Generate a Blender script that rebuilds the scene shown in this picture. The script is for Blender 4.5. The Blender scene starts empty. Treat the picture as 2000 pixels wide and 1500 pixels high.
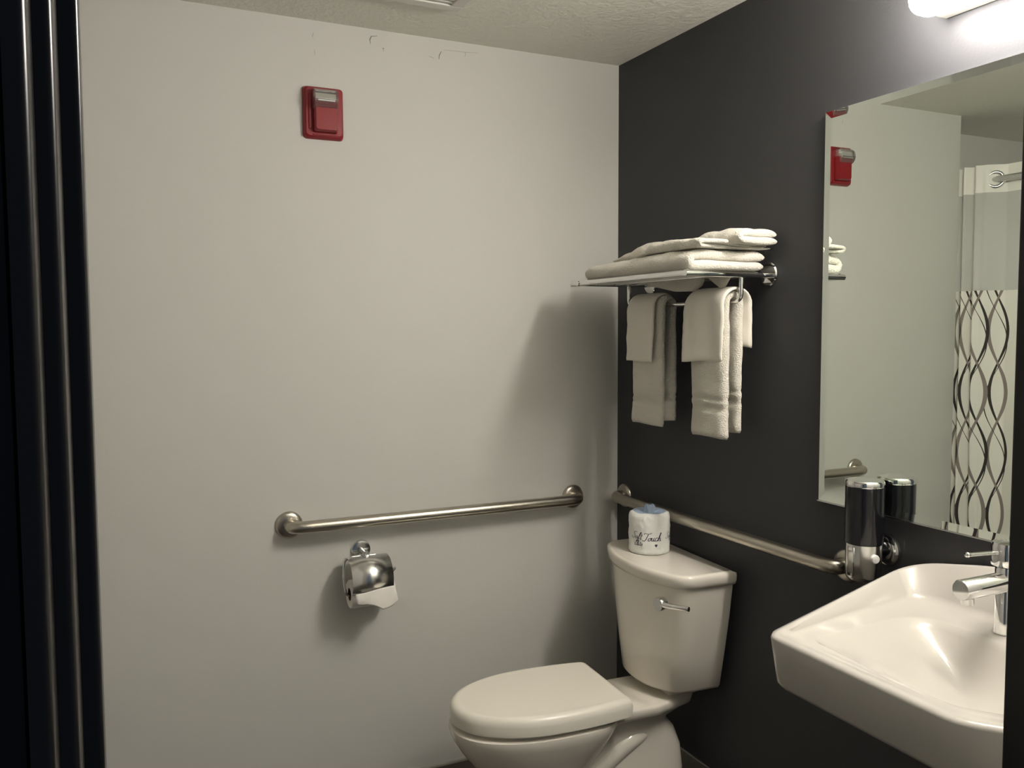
import bpy, bmesh, math, random
from mathutils import Vector, Matrix, noise
random.seed(7)
PI = math.pi
scene = bpy.context.scene
COL = scene.collection

# ------------------------------------------------------------------ camera
CAM = Vector((-1.7094, -2.6913, 1.4955))
yaw, pit, rol, FPX = 0.4431, -0.0644, -0.0045, 1676.44
Fw = Vector((math.sin(yaw)*math.cos(pit), math.cos(yaw)*math.cos(pit), math.sin(pit)))
Rt = Vector((math.cos(yaw), -math.sin(yaw), 0)); Up = Rt.cross(Fw)
R2 = Rt*math.cos(rol) + Up*math.sin(rol); U2 = -Rt*math.sin(rol) + Up*math.cos(rol)
cd = bpy.data.cameras.new('camera'); cam = bpy.data.objects.new('camera', cd); COL.objects.link(cam)
cam.matrix_world = Matrix(((R2.x, U2.x, -Fw.x, CAM.x), (R2.y, U2.y, -Fw.y, CAM.y), (R2.z, U2.z, -Fw.z, CAM.z), (0, 0, 0, 1)))
cd.sensor_width = 36; cd.lens = FPX*36/2000; cd.clip_start = 0.02
scene.camera = cam

# ------------------------------------------------------------------ world and exposure
w = bpy.data.worlds.new('world'); scene.world = w; w.use_nodes = True
bg = w.node_tree.nodes['Background']; bg.inputs[0].default_value = (0.62, 0.78, 1.0, 1); bg.inputs[1].default_value = 0.11
LAMP = 104.0
vs = scene.view_settings
vs.view_transform = 'Standard'; vs.look = 'None'; vs.exposure = 0.0; vs.gamma = 1.0; vs.use_curve_mapping = False

# ------------------------------------------------------------------ materials
MATS = {}
def mat(name, col, rough=0.5, metal=0.0, bump=None, spec=0.5, coat=0.0, trans=0.0, emit=None, ior=1.45, sheen=0.0, var=None):
    m = bpy.data.materials.new(name); m.use_nodes = True
    nt = m.node_tree; b = nt.nodes['Principled BSDF']
    b.inputs['Base Color'].default_value = (*col, 1); b.inputs['Roughness'].default_value = rough
    b.inputs['Metallic'].default_value = metal; b.inputs['Specular IOR Level'].default_value = spec
    b.inputs['Coat Weight'].default_value = coat; b.inputs['Transmission Weight'].default_value = trans
    b.inputs['IOR'].default_value = ior; b.inputs['Sheen Weight'].default_value = sheen
    if emit:
        b.inputs['Emission Color'].default_value = (*emit[0], 1); b.inputs['Emission Strength'].default_value = emit[1]
    if bump or var:
        tc = nt.nodes.new('ShaderNodeTexCoord')
    if bump:
        sc_, st, dist = bump[:3]
        n = nt.nodes.new('ShaderNodeTexNoise'); n.inputs['Scale'].default_value = sc_; n.inputs['Detail'].default_value = bump[3] if len(bump) > 3 else 3
        bp = nt.nodes.new('ShaderNodeBump'); bp.inputs['Strength'].default_value = st; bp.inputs['Distance'].default_value = dist
        nt.links.new(tc.outputs['Object'], n.inputs['Vector']); nt.links.new(n.outputs['Fac'], bp.inputs['Height'])
        nt.links.new(bp.outputs['Normal'], b.inputs['Normal'])
    if var:
        sc_, c2 = var
        n2 = nt.nodes.new('ShaderNodeTexNoise'); n2.inputs['Scale'].default_value = sc_; n2.inputs['Detail'].default_value = 4
        mx = nt.nodes.new('ShaderNodeMix'); mx.data_type = 'RGBA'
        mx.inputs[6].default_value = (*col, 1); mx.inputs[7].default_value = (*c2, 1)
        nt.links.new(tc.outputs['Object'], n2.inputs['Vector']); nt.links.new(n2.outputs['Fac'], mx.inputs[0]); nt.links.new(mx.outputs[2], b.inputs['Base Color'])
    MATS[name] = m
    return m
M = MATS
mat('light_wall_paint', (0.615, 0.605, 0.56), 0.6, bump=(170, 0.10, 0.002, 4), var=(1.1, (0.60, 0.60, 0.57)), spec=0.3)
mat('dark_wall_paint', (0.050, 0.051, 0.054), 0.50, bump=(150, 0.16, 0.002, 4), spec=0.24)
mat('ceiling_texture', (0.78, 0.775, 0.70), 0.75, bump=(60, 0.75, 0.006, 5), spec=0.2)
mat('floor_vinyl', (0.060, 0.050, 0.038), 0.45, bump=(40, 0.15, 0.002), var=(9, (0.040, 0.034, 0.027)))
mat('base_trim', (0.17, 0.165, 0.135), 0.5)
mat('caulk', (0.33, 0.32, 0.28), 0.6)
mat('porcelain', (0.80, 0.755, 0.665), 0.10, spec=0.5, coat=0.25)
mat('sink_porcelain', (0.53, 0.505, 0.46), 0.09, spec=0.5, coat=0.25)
mat('seat_plastic', (0.84, 0.80, 0.70), 0.28, spec=0.5)
mat('steel_brushed', (0.50, 0.465, 0.40), 0.30, 1.0, bump=(260, 0.04, 0.001))
mat('chrome', (0.78, 0.78, 0.77), 0.06, 1.0)
mat('chrome_satin', (0.72, 0.72, 0.70), 0.16, 1.0)
mat('cover_steel', (0.86, 0.86, 0.84), 0.24, 1.0)
mat('terry', (0.80, 0.765, 0.67), 0.95, bump=(300, 1.0, 0.006, 3), spec=0.1, sheen=0.25)
mat('terry_flat', (0.80, 0.765, 0.68), 0.9, bump=(900, 0.35, 0.002, 2), spec=0.1, sheen=0.15)
mat('red_plastic', (0.235, 0.008, 0.014), 0.30, bump=(30, 0.05, 0.002))
mat('lens_clear', (0.95, 0.95, 0.95), 0.05, trans=0.92, ior=1.5)
mat('reflector', (0.92, 0.92, 0.90), 0.2, 1.0, bump=(70, 0.25, 0.003))
mat('mirror_silver', (0.88, 0.94, 0.87), 0.0, 1.0)
mat('mirror_edge', (0.42, 0.45, 0.42), 0.25, 0.3)
mat('lamp_diffuser', (0.9, 0.9, 0.88), 0.4, emit=((1.0, 0.928, 0.865), LAMP))
mat('lamp_metal', (0.75, 0.75, 0.73), 0.3, 1.0)
mat('black_gloss', (0.006, 0.006, 0.008), 0.16, coat=0.3)
mat('button_white', (0.80, 0.78, 0.74), 0.3)
mat('window_glass', (0.45, 0.44, 0.38), 0.1)
mat('wrapper_paper', (0.80, 0.81, 0.77), 0.65, bump=(55, 0.45, 0.004, 3))
mat('wrapper_blue', (0.38, 0.48, 0.62), 0.6, bump=(70, 0.5, 0.004, 3))
mat('ink', (0.035, 0.035, 0.06), 0.6)
mat('tissue', (0.82, 0.79, 0.73), 0.9, bump=(240, 0.25, 0.001))
mat('card_core', (0.10, 0.08, 0.06), 0.9)
mat('frame_paint', (0.013, 0.011, 0.011), 0.28, bump=(35, 0.12, 0.0015), spec=0.5)
mat('casing_paint', (0.010, 0.010, 0.012), 0.5, bump=(45, 0.1, 0.0015), spec=0.3)
mat('vent_white', (0.70, 0.69, 0.64), 0.5)
mat('vent_dark', (0.05, 0.045, 0.04), 0.8)
mat('tile_surround', (0.76, 0.76, 0.73), 0.25)
mat('grout', (0.20, 0.20, 0.19), 0.8)
mat('curtain_cloth', (0.80, 0.78, 0.72), 0.85, bump=(700, 0.2, 0.001))
mat('scuff', (0.20, 0.19, 0.165), 0.8); mat('scuff_faint', (0.40, 0.39, 0.35), 0.8)
# sheer window of the curtain
m = bpy.data.materials.new('curtain_sheer'); m.use_nodes = True; nt = m.node_tree
b = nt.nodes['Principled BSDF']; b.inputs['Base Color'].default_value = (0.70, 0.69, 0.65, 1); b.inputs['Roughness'].default_value = 0.9
tr = nt.nodes.new('ShaderNodeBsdfTransparent'); mxs = nt.nodes.new('ShaderNodeMixShader'); mxs.inputs[0].default_value = 0.62
nt.links.new(tr.outputs[0], mxs.inputs[1]); nt.links.new(b.outputs[0], mxs.inputs[2]); nt.links.new(mxs.outputs[0], nt.nodes['Material Output'].inputs['Surface'])
M['curtain_sheer'] = m
# printed wavy ribbons of the curtain, in cloth coordinates (uv in metres)
m = bpy.data.materials.new('curtain_print'); m.use_nodes = True; nt = m.node_tree
b = nt.nodes['Principled BSDF']; b.inputs['Roughness'].default_value = 0.85
uvn = nt.nodes.new('ShaderNodeUVMap'); uvn.uv_map = 'cloth'
sp = nt.nodes.new('ShaderNodeSeparateXYZ'); nt.links.new(uvn.outputs[0], sp.inputs[0])
def mth(op, a, b_=None, c_=None):
    n = nt.nodes.new('ShaderNodeMath'); n.operation = op
    for i, v in enumerate((a, b_, c_)):
        if v is None: continue
        if isinstance(v, (int, float)): n.inputs[i].default_value = v
        else: nt.links.new(v, n.inputs[i])
    return n.outputs[0]
cur = None
CW = (0.80, 0.78, 0.71, 1)
strands = []
strands.append((0.03, 0.018, 0.55, 0.6, 0.0020, (0.20, 0.18, 0.17)))
for k in range(9):
    u0 = 0.125 + 0.080*k
    strands += [(u0, 0.036, 0.55, 0.4, 0.0062, (0.035, 0.028, 0.025)), (u0+0.006, 0.036, 0.55, 0.4+PI, 0.0078, (0.24, 0.205, 0.185)), (u0+0.012, 0.045, 0.55, 0.95, 0.0022, (0.04, 0.032, 0.03))]
for (u0, amp, per, ph, wd, cl) in strands:
    s_ = mth('SINE', mth('MULTIPLY_ADD', sp.outputs[1], 2*PI/per, ph))
    d_ = mth('ABSOLUTE', mth('SUBTRACT', sp.outputs[0], mth('MULTIPLY_ADD', s_, amp, u0)))
    ln = mth('LESS_THAN', d_, mth('MULTIPLY_ADD', mth('ABSOLUTE', s_), wd*0.5, wd*0.6))
    mx = nt.nodes.new('ShaderNodeMix'); mx.data_type = 'RGBA'
    nt.links.new(ln, mx.inputs[0]); mx.inputs[7].default_value = (*cl, 1)
    if cur is None: mx.inputs[6].default_value = CW
    else: nt.links.new(cur, mx.inputs[6])
    cur = mx.outputs[2]
nt.links.new(cur, b.inputs['Base Color'])
M['curtain_print'] = m

# ------------------------------------------------------------------ helpers
def link(name, me, m, parent=None, smooth=False, ang=None):
    o = bpy.data.objects.new(name, me); COL.objects.link(o)
    if m: me.materials.append(M[m])
    if smooth:
        for p in me.polygons: p.use_smooth = True
        if ang: me.set_sharp_from_angle(angle=math.radians(ang))
    if parent is not None:
        o.parent = parent
        off = parent.location if parent.type == 'EMPTY' else Vector((0, 0, 0))
        o.matrix_parent_inverse = Matrix.Translation(-off)
    return o
def tag(o, label=None, cat=None, group=None, kind=None):
    if label: o['label'] = label
    if cat: o['category'] = cat
    if group: o['group'] = group
    if kind: o['kind'] = kind
    return o
def thing(name, label, cat, loc=(0, 0, 0), group=None):
    o = bpy.data.objects.new(name, None); COL.objects.link(o); o.location = loc; o.empty_display_size = 0.05
    return tag(o, label, cat, group)
def me_from(v, f, name='mesh'):
    me = bpy.data.meshes.new(name); me.from_pydata([tuple(x) for x in v], [], f); me.update()
    bm = bmesh.new(); bm.from_mesh(me); bmesh.ops.recalc_face_normals(bm, faces=bm.faces); bm.to_mesh(me); bm.free()
    return me
def box_me(x0, x1, y0, y1, z0, z1, bev=0.0, seg=2):
    bm = bmesh.new(); bmesh.ops.create_cube(bm, size=1)
    for v in bm.verts:
        v.co = Vector(((x0+x1)/2 + v.co.x*(x1-x0), (y0+y1)/2 + v.co.y*(y1-y0), (z0+z1)/2 + v.co.z*(z1-z0)))
    if bev: bmesh.ops.bevel(bm, geom=bm.edges[:], offset=bev, segments=seg, profile=0.5, affect='EDGES')
    me = bpy.data.meshes.new('box'); bm.to_mesh(me); bm.free(); return me
def frame_of(d):
    d = Vector(d).normalized(); a = Vector((0, 0, 1)) if abs(d.z) < 0.9 else Vector((1, 0, 0))
    u = a.cross(d).normalized(); return u, d.cross(u)
def tube_me(pts, r, seg=20, cap=True):
    pts = [Vector(p) for p in pts]; n = len(pts); rs = r if isinstance(r, (list, tuple)) else [r]*n
    v = []; f = []; u = None
    for i, p in enumerate(pts):
        d = (pts[min(i+1, n-1)] - pts[max(i-1, 0)]).normalized()
        if u is None: u, w_ = frame_of(d)
        else:
            u = (u - d*u.dot(d)).normalized(); w_ = d.cross(u)
        for k in range(seg):
            a = 2*PI*k/seg; v.append(p + (u*math.cos(a) + w_*math.sin(a))*rs[i])
    for i in range(n-1):
        for k in range(seg):
            k2 = (k+1) % seg; f.append((i*seg+k, i*seg+k2, (i+1)*seg+k2, (i+1)*seg+k))
    if cap: f.append(tuple(range(seg-1, -1, -1))); f.append(tuple((n-1)*seg+k for k in range(seg)))
    return me_from(v, f)
def lathe_me(prof, base, axis, seg=40):
    base = Vector(base); d = Vector(axis).normalized(); u, w_ = frame_of(d)
    rings = [[base + d*h + (u*math.cos(2*PI*k/seg) + w_*math.sin(2*PI*k/seg))*r for k in range(seg)] for (r, h) in prof]
    return loft_me(rings)
def loft_me(rings, cap0=True, cap1=True):
    n = len(rings[0]); v = [p for r in rings for p in r]; f = []
    for i in range(len(rings)-1):
        for k in range(n):
            k2 = (k+1) % n; f.append((i*n+k, i*n+k2, (i+1)*n+k2, (i+1)*n+k))
    if cap0: f.append(tuple(range(n-1, -1, -1)))
    if cap1: f.append(tuple((len(rings)-1)*n+k for k in range(n)))
    return me_from(v, f)
def join_me(mes):
    bm = bmesh.new()
    for me in mes: bm.from_mesh(me)
    out = bpy.data.meshes.new('joined'); bm.to_mesh(out); bm.free(); return out
def rounded_path(pts, r, seg=8):
    """polyline with corners replaced by arcs (quadratic)"""
    pts = [Vector(p) for p in pts]; out = [pts[0]]
    for i in range(1, len(pts)-1):
        a = (pts[i-1]-pts[i]); c = (pts[i+1]-pts[i]); ra = min(r, a.length*0.49); rc = min(r, c.length*0.49)
        A = pts[i]+a.normalized()*ra; Cc = pts[i]+c.normalized()*rc
        for k in range(seg+1):
            t = k/seg; out.append(A*(1-t)**2 + pts[i]*2*t*(1-t) + Cc*t*t)
    out.append(pts[-1]); return out
def rounded_ring(keys, seg=8, edge=4):
    """keys: (Vector, radius) closed; fixed point count so rings can be lofted"""
    n = len(keys); out = []; corners = []
    for i in range(n):
        P, r = keys[i]; A = keys[i-1][0]; B = keys[(i+1) % n][0]
        a = A-P; b_ = B-P; ra = min(r, a.length*0.48); rb = min(r, b_.length*0.48)
        S = P+a.normalized()*ra; E = P+b_.normalized()*rb
        corners.append([S*(1-t)**2 + P*2*t*(1-t) + E*t*t for t in [k/seg for k in range(seg+1)]])
    for i in range(n):
        out += corners[i]; S = corners[i][-1]; E = corners[(i+1) % n][0]
        for k in range(1, edge): out.append(S.lerp(E, k/edge))
    return out
def nz(p, s, seed=0.0):
    return noise.noise(Vector((p[0]*s+seed, p[1]*s-seed*1.7, p[2]*s+seed*0.6)))

# ================================================================== ROOM
H = 2.44; XL = -2.60; YF = -2.085; YO = -2.235; XC = -1.812; YA = 0.25
DL, DR = -1.7165, -0.822      # clear door opening
def struct(name, me, m, parent=None, label=None):
    o = link(name, me, m, parent)
    if parent is None: o['kind'] = 'structure'
    if label: o['label'] = label
    return o
floor = struct('floor', box_me(XL-.1, .1, -3.6, YA+.1, -.06, 0), 'floor_vinyl', label='dark brown vinyl bathroom floor')
ceil = struct('ceiling', box_me(XL-.1, .1, YO, YA+.1, H, H+.08), 'ceiling_texture', label='rough textured off-white ceiling')
wb = struct('wall_back', box_me(XC, .1, 0, .12, 0, H), 'light_wall_paint', label='light grey painted wall behind the long grab bar')
wr = struct('wall_right', box_me(0, .1, YO, 0, 0, H), 'dark_wall_paint', label='charcoal painted wall behind toilet, towels and mirror')
wl = struct('wall_left', box_me(XL-.1, XL, YO, YA+.1, 0, H), 'light_wall_paint', label='light wall at the shower side')
wa = struct('wall_alcove', box_me(XL, XC, YA, YA+.1, 0, H), 'light_wall_paint', label='recessed light wall of the shower alcove')
wf = struct('wall_front', join_me([box_me(XL, DL-.03, YO, YF, 0, H), box_me(DR+.03, 0, YO, YF, 0, H), box_me(DL-.03, DR+.03, YO, YF, 2.09, H)]), 'light_wall_paint', label='wall around the doorway')
bb = struct('baseboard_back', box_me(XC, 0, -.010, 0, 0, .006), 'caulk', label='thin caulk bead along the foot of the light wall')
bb2 = struct('baseboard_right', box_me(-.008, 0, YF, -.01, 0, .09, .002), 'base_trim', label='low dark trim at the foot of the charcoal wall')
# surround panels of the shower (seen only in the mirror)
for i in range(5):
    for j in range(2):
        z0 = 0.80+0.2*0 + i*0.385 - 0.36
        z1 = min(z0+0.379, H-.45)
        x0 = XL+.01+j*.385
        struct('tile', box_me(x0, x0+.379, YA-.012, YA-.001, z0, z1, .002, 1), 'tile_surround', wa)
# dried scratches on the light wall just under the ceiling
def scuff(pts, wd=0.0021, m='scuff'):
    v = []; f = []
    for i, (x, z) in enumerate(pts):
        t = wd*(0.35+0.65*math.sin(PI*(i+0.5)/len(pts)))
        v += [(x-t*.6, -.0006, z+t*.4), (x+t*.6, -.0006, z-t*.4)]
        if i: f.append((2*i-2, 2*i-1, 2*i+1, 2*i))
    link('scuff_mark', me_from(v, f), m, wb)
SC = [[(-0.898, 2.421), (-0.918, 2.417), (-0.923, 2.405), (-0.920, 2.393)], [(-0.892, 2.392), (-0.882, 2.384), (-0.877, 2.386)], [(-0.877, 2.386), (-0.880, 2.376)], [(-0.736, 2.387), (-0.725, 2.380), (-0.711, 2.377), (-0.702, 2.372)], [(-0.683, 2.401), (-0.690, 2.388), (-0.692, 2.375)], [(-0.674, 2.407), (-0.641, 2.409), (-0.605, 2.409), (-0.550, 2.413)], [(-0.598, 2.410), (-0.599, 2.396)], [(-1.148, 2.441), (-1.141, 2.441), (-1.137, 2.445)], [(-1.100, 2.403), (-1.104, 2.390), (-1.097, 2.383)], [(-1.098, 2.352), (-1.097, 2.337)]]
for s in SC:
    scuff(s, m='scuff' if len(s) > 2 and -.95 < s[0][0] < -.68 and s[0][1] < 2.425 else 'scuff_faint')

# ---- door frame: stepped dark jambs on both sides of the doorway, head above
def jamb(name, prof, lab, mirror=False):
    """prof: list of (x offset from clear opening, y) polyline, extruded in z"""
    base = DR if mirror else DL; sg = 1 if mirror else -1
    rg = rounded_ring([(Vector((base+sg*a, y, 0)), r) for (a, y, r) in prof], 3, 1)
    me = loft_me([[Vector((p.x, p.y, z)) for p in rg] for z in (0, 2.09)])
    o = link(name, me, 'frame_paint', None, True, 50); tag(o, lab, kind='structure')
    return o
STEP = [(0, YF-.002, .003), (0, -2.150, .004), (.0105, -2.150, .001), (.0105, -2.212, .0055), (.0195, -2.212, .001), (.0195, -2.248, .006), (.030, -2.248, .001), (.030, YF-.002, .001)]
t1 = jamb('trim_1', STEP, 'dark glossy stepped door jamb at the left edge of the picture')
t2 = jamb('trim_2', STEP, 'black door jamb at the right edge of the picture', True)
c1 = link('casing', box_me(DL-.115, DL-.0305, YO-.013, YO, 0, 2.17, .003), 'casing_paint', t1)
c2 = link('casing', box_me(DR+.0305, DR+.115, YO-.013, YO, 0, 2.17, .003), 'casing_paint', t2)
t3 = struct('trim_3', box_me(DL, DR, -2.248, YF-.002, 2.06, 2.09, .003), 'frame_paint', label='dark head of the door frame')

# ---- ceiling vent
vt = thing('ceiling_vent', 'white square exhaust vent grille on the ceiling', 'vent', (-.89, -.44, H))
vx0, vx1, vy0, vy1 = -1.045, -.735, -.59, -.281
fr = []
for (a, b_, c_, d_) in ((vx0, vx1, vy1-.038, vy1), (vx0, vx1, vy0, vy0+.038), (vx0, vx0+.038, vy0+.038, vy1-.038), (vx1-.038, vx1, vy0+.038, vy1-.038)):
    fr.append(box_me(a, b_, c_, d_, H-.014, H-.0005, .003))
link('frame', join_me(fr), 'vent_white', vt)
link('backing', box_me(vx0+.038, vx1-.038, vy0+.038, vy1-.038, H-.004, H-.001), 'vent_dark', vt)
for k in range(11):
    yy = vy0+.044+k*.0208
    link('slat', box_me(vx0+.036, vx1-.036, yy, yy+.009, H-.011, H-.005), 'vent_white', vt)

# ================================================================== VANITY LIGHT (the lamp that lights the room)
LY0, LY1, LZ0, LZ1 = -1.93, -1.332, 2.163, 2.278
vl = thing('vanity_light', 'glowing white bar light with rounded ends above the mirror', 'light', (0, -1.6, 2.235))
link('back_plate', box_me(-.046, -.001, LY0+.012, LY1-.012, LZ0+.012, LZ1-.012, .004), 'vent_white', vl)
link('diffuser', box_me(-.128, -.0465, LY0, LY1, LZ0, LZ1, .034, 5), 'lamp_diffuser', vl, True)

# ================================================================== MIRROR
mr = thing('mirror', 'large mirror on the charcoal wall above the sink', 'mirror', (0, -1.5, 1.54))
my0, my1, mz0, mz1 = -2.06, -1.004, 1.0395, 2.0475
BV, DP = .018, .0016
tiltm = math.radians(0.20)
def mp(y, z, d): return Vector((-.0085 - d + (y-my1)*math.tan(tiltm), y, z))
o4 = [(my1, mz1), (my0, mz1), (my0, mz0), (my1, mz0)]; i4 = [(my1-BV, mz1-BV), (my0+BV, mz1-BV), (my0+BV, mz0+BV), (my1-BV, mz0+BV)]
g = bpy.data.meshes.new('g'); g.from_pydata([mp(y, z, 0) for y, z in i4], [], [(0, 1, 2, 3)]); link('glass', g, 'mirror_silver', mr)
for k in range(4):
    k2 = (k+1) % 4
    g = bpy.data.meshes.new('bevel'); g.from_pydata([mp(*i4[k], 0), mp(*i4[k2], 0), mp(*o4[k2], DP), mp(*o4[k], DP)], [], [(0, 1, 2, 3)])
    link('bevel', g, 'mirror_silver', mr)
v = [mp(y, z, DP) for y, z in o4] + [Vector((-.001, y, z)) for y, z in o4]
link('edge', me_from(v, [(0, 1, 5, 4), (1, 2, 6, 5), (2, 3, 7, 6), (3, 0, 4, 7), (4, 5, 6, 7)]), 'mirror_edge', mr)
link('bottom_channel', box_me(-.0125, -.001, my0, my1+.003, mz0-.0035, mz0-.0002), 'chrome_satin', mr)

# ================================================================== GRAB BARS
def grab_bar(label, A, B, n, off=.062):
    """A,B: wall points of the two flange centres, n: wall normal"""
    A = Vector(A); B = Vector(B); n = Vector(n); d = (B-A).normalized()
    t = thing('grab_bar', label, 'grab bar', (A+B)/2, 'stainless grab bars around the toilet')
    path = [A+n*.004] + rounded_path([A+n*.012, A+n*off, B+n*off, B+n*.012], .055, 10) + [B+n*.004]
    link('tube', tube_me(path, .019, 28), 'steel_brushed', t, True, 60)
    for P in (A, B):
        link('flange', lathe_me([(.030, .0005), (.042, .0005), (.0425, .004), (.0405, .0085), (.034, .0125), (.024, .0145), (.0195, .0145)], P, n, 44), 'steel_brushed', t, True, 50)
    return t
grab_bar('long brushed steel grab bar on the light wall above the paper holder', (-1.206, 0, .888), (-.192, 0, .888), (0, -1, 0))
grab_bar('brushed steel grab bar on the charcoal wall behind the toilet tank', (0, -.055, .884), (0, -1.098, .884), (-1, 0, 0), .050)

# ================================================================== FIRE STROBE
fs = thing('fire_alarm_strobe', 'red fire alarm strobe with clear lens high on the light wall', 'alarm', (-1.077, 0, 2.16))
def plate(x0, x1, z0, z1, ya, yb, r, draft):
    rings = []
    for (y, ins) in ((ya, 0), (ya+(yb-ya)*.75, draft*.4), (yb, draft)):
        rings.append(rounded_ring([(Vector((x0+ins, y, z0+ins)), r), (Vector((x1-ins, y, z0+ins)), r), (Vector((x1-ins, y, z1-ins)), r), (Vector((x0+ins, y, z1-ins)), r)], 6, 2))
    return loft_me(rings)
sx0, sx1, sz0, sz1 = -1.139, -1.013, 2.081, 2.240
link('back_plate', plate(sx0, sx1, sz0, sz1, -.001, -.020, .014, .008), 'red_plastic', fs, True, 35)
link('horn_body', plate(-1.112, -1.036, 2.098, 2.198, -.0195, -.046, .008, .006), 'red_plastic', fs, True, 35)
link('side_rib', box_me(-1.124, -1.115, -.024, -.0195, 2.108, 2.214, .002), 'red_plastic', fs)
link('bottom_rib', box_me(-1.112, -1.024, -.024, -.0195, 2.0905, 2.0955, .0015), 'red_plastic', fs)
zc, yc, rr = 2.196, -.030, .031
prof = [Vector((0, yc+.0102, zc-rr*.95))] + [Vector((0, yc-rr*math.sin(a)*1.0, zc-rr*math.cos(a))) for a in [PI*k/12 for k in range(13)]] + [Vector((0, yc+.0102, zc+rr*.95))]
link('lens', loft_me([[p+Vector((x, 0, 0)) for p in prof] for x in (-1.112, -1.041)]), 'lens_clear', fs, True, 40)
prof2 = [Vector((0, yc+.009, zc-rr*.90)), Vector((0, yc-.010, zc-rr*.80)), Vector((0, yc-.006, zc-rr*.3)), Vector((0, yc-.014, zc)), Vector((0, yc-.006, zc+rr*.4)), Vector((0, yc-.010, zc+rr*.80)), Vector((0, yc+.009, zc+rr*.90))]
link('reflector', loft_me([[p+Vector((x, 0, 0)) for p in prof2] for x in (-1.108, -1.045)]), 'reflector', fs)
link('flash_tube', tube_me([(-1.102, yc-.020, zc-.006), (-1.050, yc-.020, zc-.006)], .004, 12), 'chrome', fs, True, 60)

# ================================================================== TOILET
TY = -.497
tl = thing('toilet', 'white two-piece elongated toilet with closed lid against the charcoal wall', 'toilet', (-.12, TY, 0))
TYT = TY+.031
tl.rotation_euler.z = math.radians(-3.5)
def d_outline(hw, xe, xf, xb=-.006, n=22, rc=.05, z=0.0):
    """tank plan: flat back, bowed front"""
    pts = [Vector((xb, TYT+hw, z)), Vector((xb, TYT-hw, z))]
    ks = [(Vector((xb, TYT+hw, z)), .008), (Vector((xb, TYT-hw, z)), .008)]
    ks.append((Vector((xe, TYT-hw, z)), rc))
    m_ = 7
    for k in range(1, m_):
        t = -1+2*k/m_
        yy = TYT + hw*t*.96; ks.append((Vector((xf+(xe-xf)*abs(t)**2.4, yy, z)), .05))
    ks.append((Vector((xe, TYT+hw, z)), rc))
    return rounded_ring(ks, 6, 2)
rings = []
for z, hw, xe, xf in ((0.3870, .148, -.150, -.214), (0.3910, .162, -.165, -.230), (0.4010, .168, -.172, -.238), (0.5090, .190, -.180, -.246), (0.6290, .213, -.185, -.251), (0.7170, .226, -.188, -.254), (0.7310, .228, -.188, -.254)):
    rings.append(d_outline(hw, xe, xf, z=z, xb=-.022))
link('tank', loft_me(rings), 'porcelain', tl, True, 60)
rings = []
for z, hw, xe, xf in ((0.7315, .2300, -.189, -.256), (0.7340, .2350, -.193, -.2605), (0.7450, .2400, -.198, -.2655), (0.7600, .2415, -.199, -.267), (0.7685, .2395, -.198, -.2655), (0.7730, .2350, -.195, -.2615), (0.7740, .229, -.190, -.255)):
    rings.append(d_outline(hw, xe, xf, z=z, xb=-.018-(.012 if z > .769 else 0)))
link('tank_lid', loft_me(rings), 'porcelain', tl, True, 60)
# flush lever
lvx = -.240
ky = -.640; kz = .684
lv = link('flush_lever', lathe_me([(.0200, 0), (.0205, .008), (.0205, .020), (.0185, .023)], (lvx+.008, ky, kz), (-1, -.2, 0), 28), 'chrome', tl, True, 40); lv['label'] = 'chrome flush lever'
link('lever_arm', tube_me([(lvx-.004, ky-.012, kz+.001), (lvx+.004, ky-.05, kz+.005), (lvx+.030, ky-.100, kz+.009)], [.0095, .0085, .0072], 14), 'chrome', lv, True, 60)
def egg(z, xf, xb, hw, sq=2.3, n=56, yc=TY, xm=None):
    xm = xm if xm is not None else xb - (xb-xf)*.40
    out = []
    for k in range(n):
        a = 2*PI*k/n; c_, s_ = math.cos(a), math.sin(a)
        if c_ >= 0: X = xm + (xb-xm)*abs(c_)**(2/3.2)
        else: X = xm - (xm-xf)*abs(c_)**(2/sq)
        Y = yc + hw*math.copysign(abs(s_)**(2/(3.2 if c_ >= 0 else sq)), s_)
        out.append(Vector((X, Y, z)))
    return out
rings = [egg(z, xf, xb, hw) for z, xf, xb, hw in ((0, -.70, -.44, .110), (.03, -.69, -.45, .104), (.08, -.685, -.46, .098), (.13, -.70, -.46, .104), (.18, -.738, -.445, .118), (.23, -.780, -.415, .137), (.275, -.815, -.385, .156), (.315, -.838, -.36, .170), (.340, -.846, -.35, .1765), (.350, -.846, -.35, .1755), (.353, -.836, -.36, .166))]
bowl = [loft_me(rings)]
# deck under the tank
dk = []
for z, ins in ((.322, .014), (.330, .004), (.354, 0), (.361, .004), (.363, .010)):
    dk.append(rounded_ring([(Vector((-.43, TY-.118+ins, z)), .02), (Vector((-.225, TY-.118+ins, z)), .012), (Vector((-.065-ins, TY-.068+ins, z)), .03), (Vector((-.065-ins, TY+.09-ins, z)), .03), (Vector((-.20, TY+.118-ins, z)), .02), (Vector((-.43, TY+.118-ins, z)), .02)], 6, 3))
bowl.append(loft_me(dk))
bowl.append(box_me(-.165, -.06, TY-.07, TY+.10, .355, .3865, .008))
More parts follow.
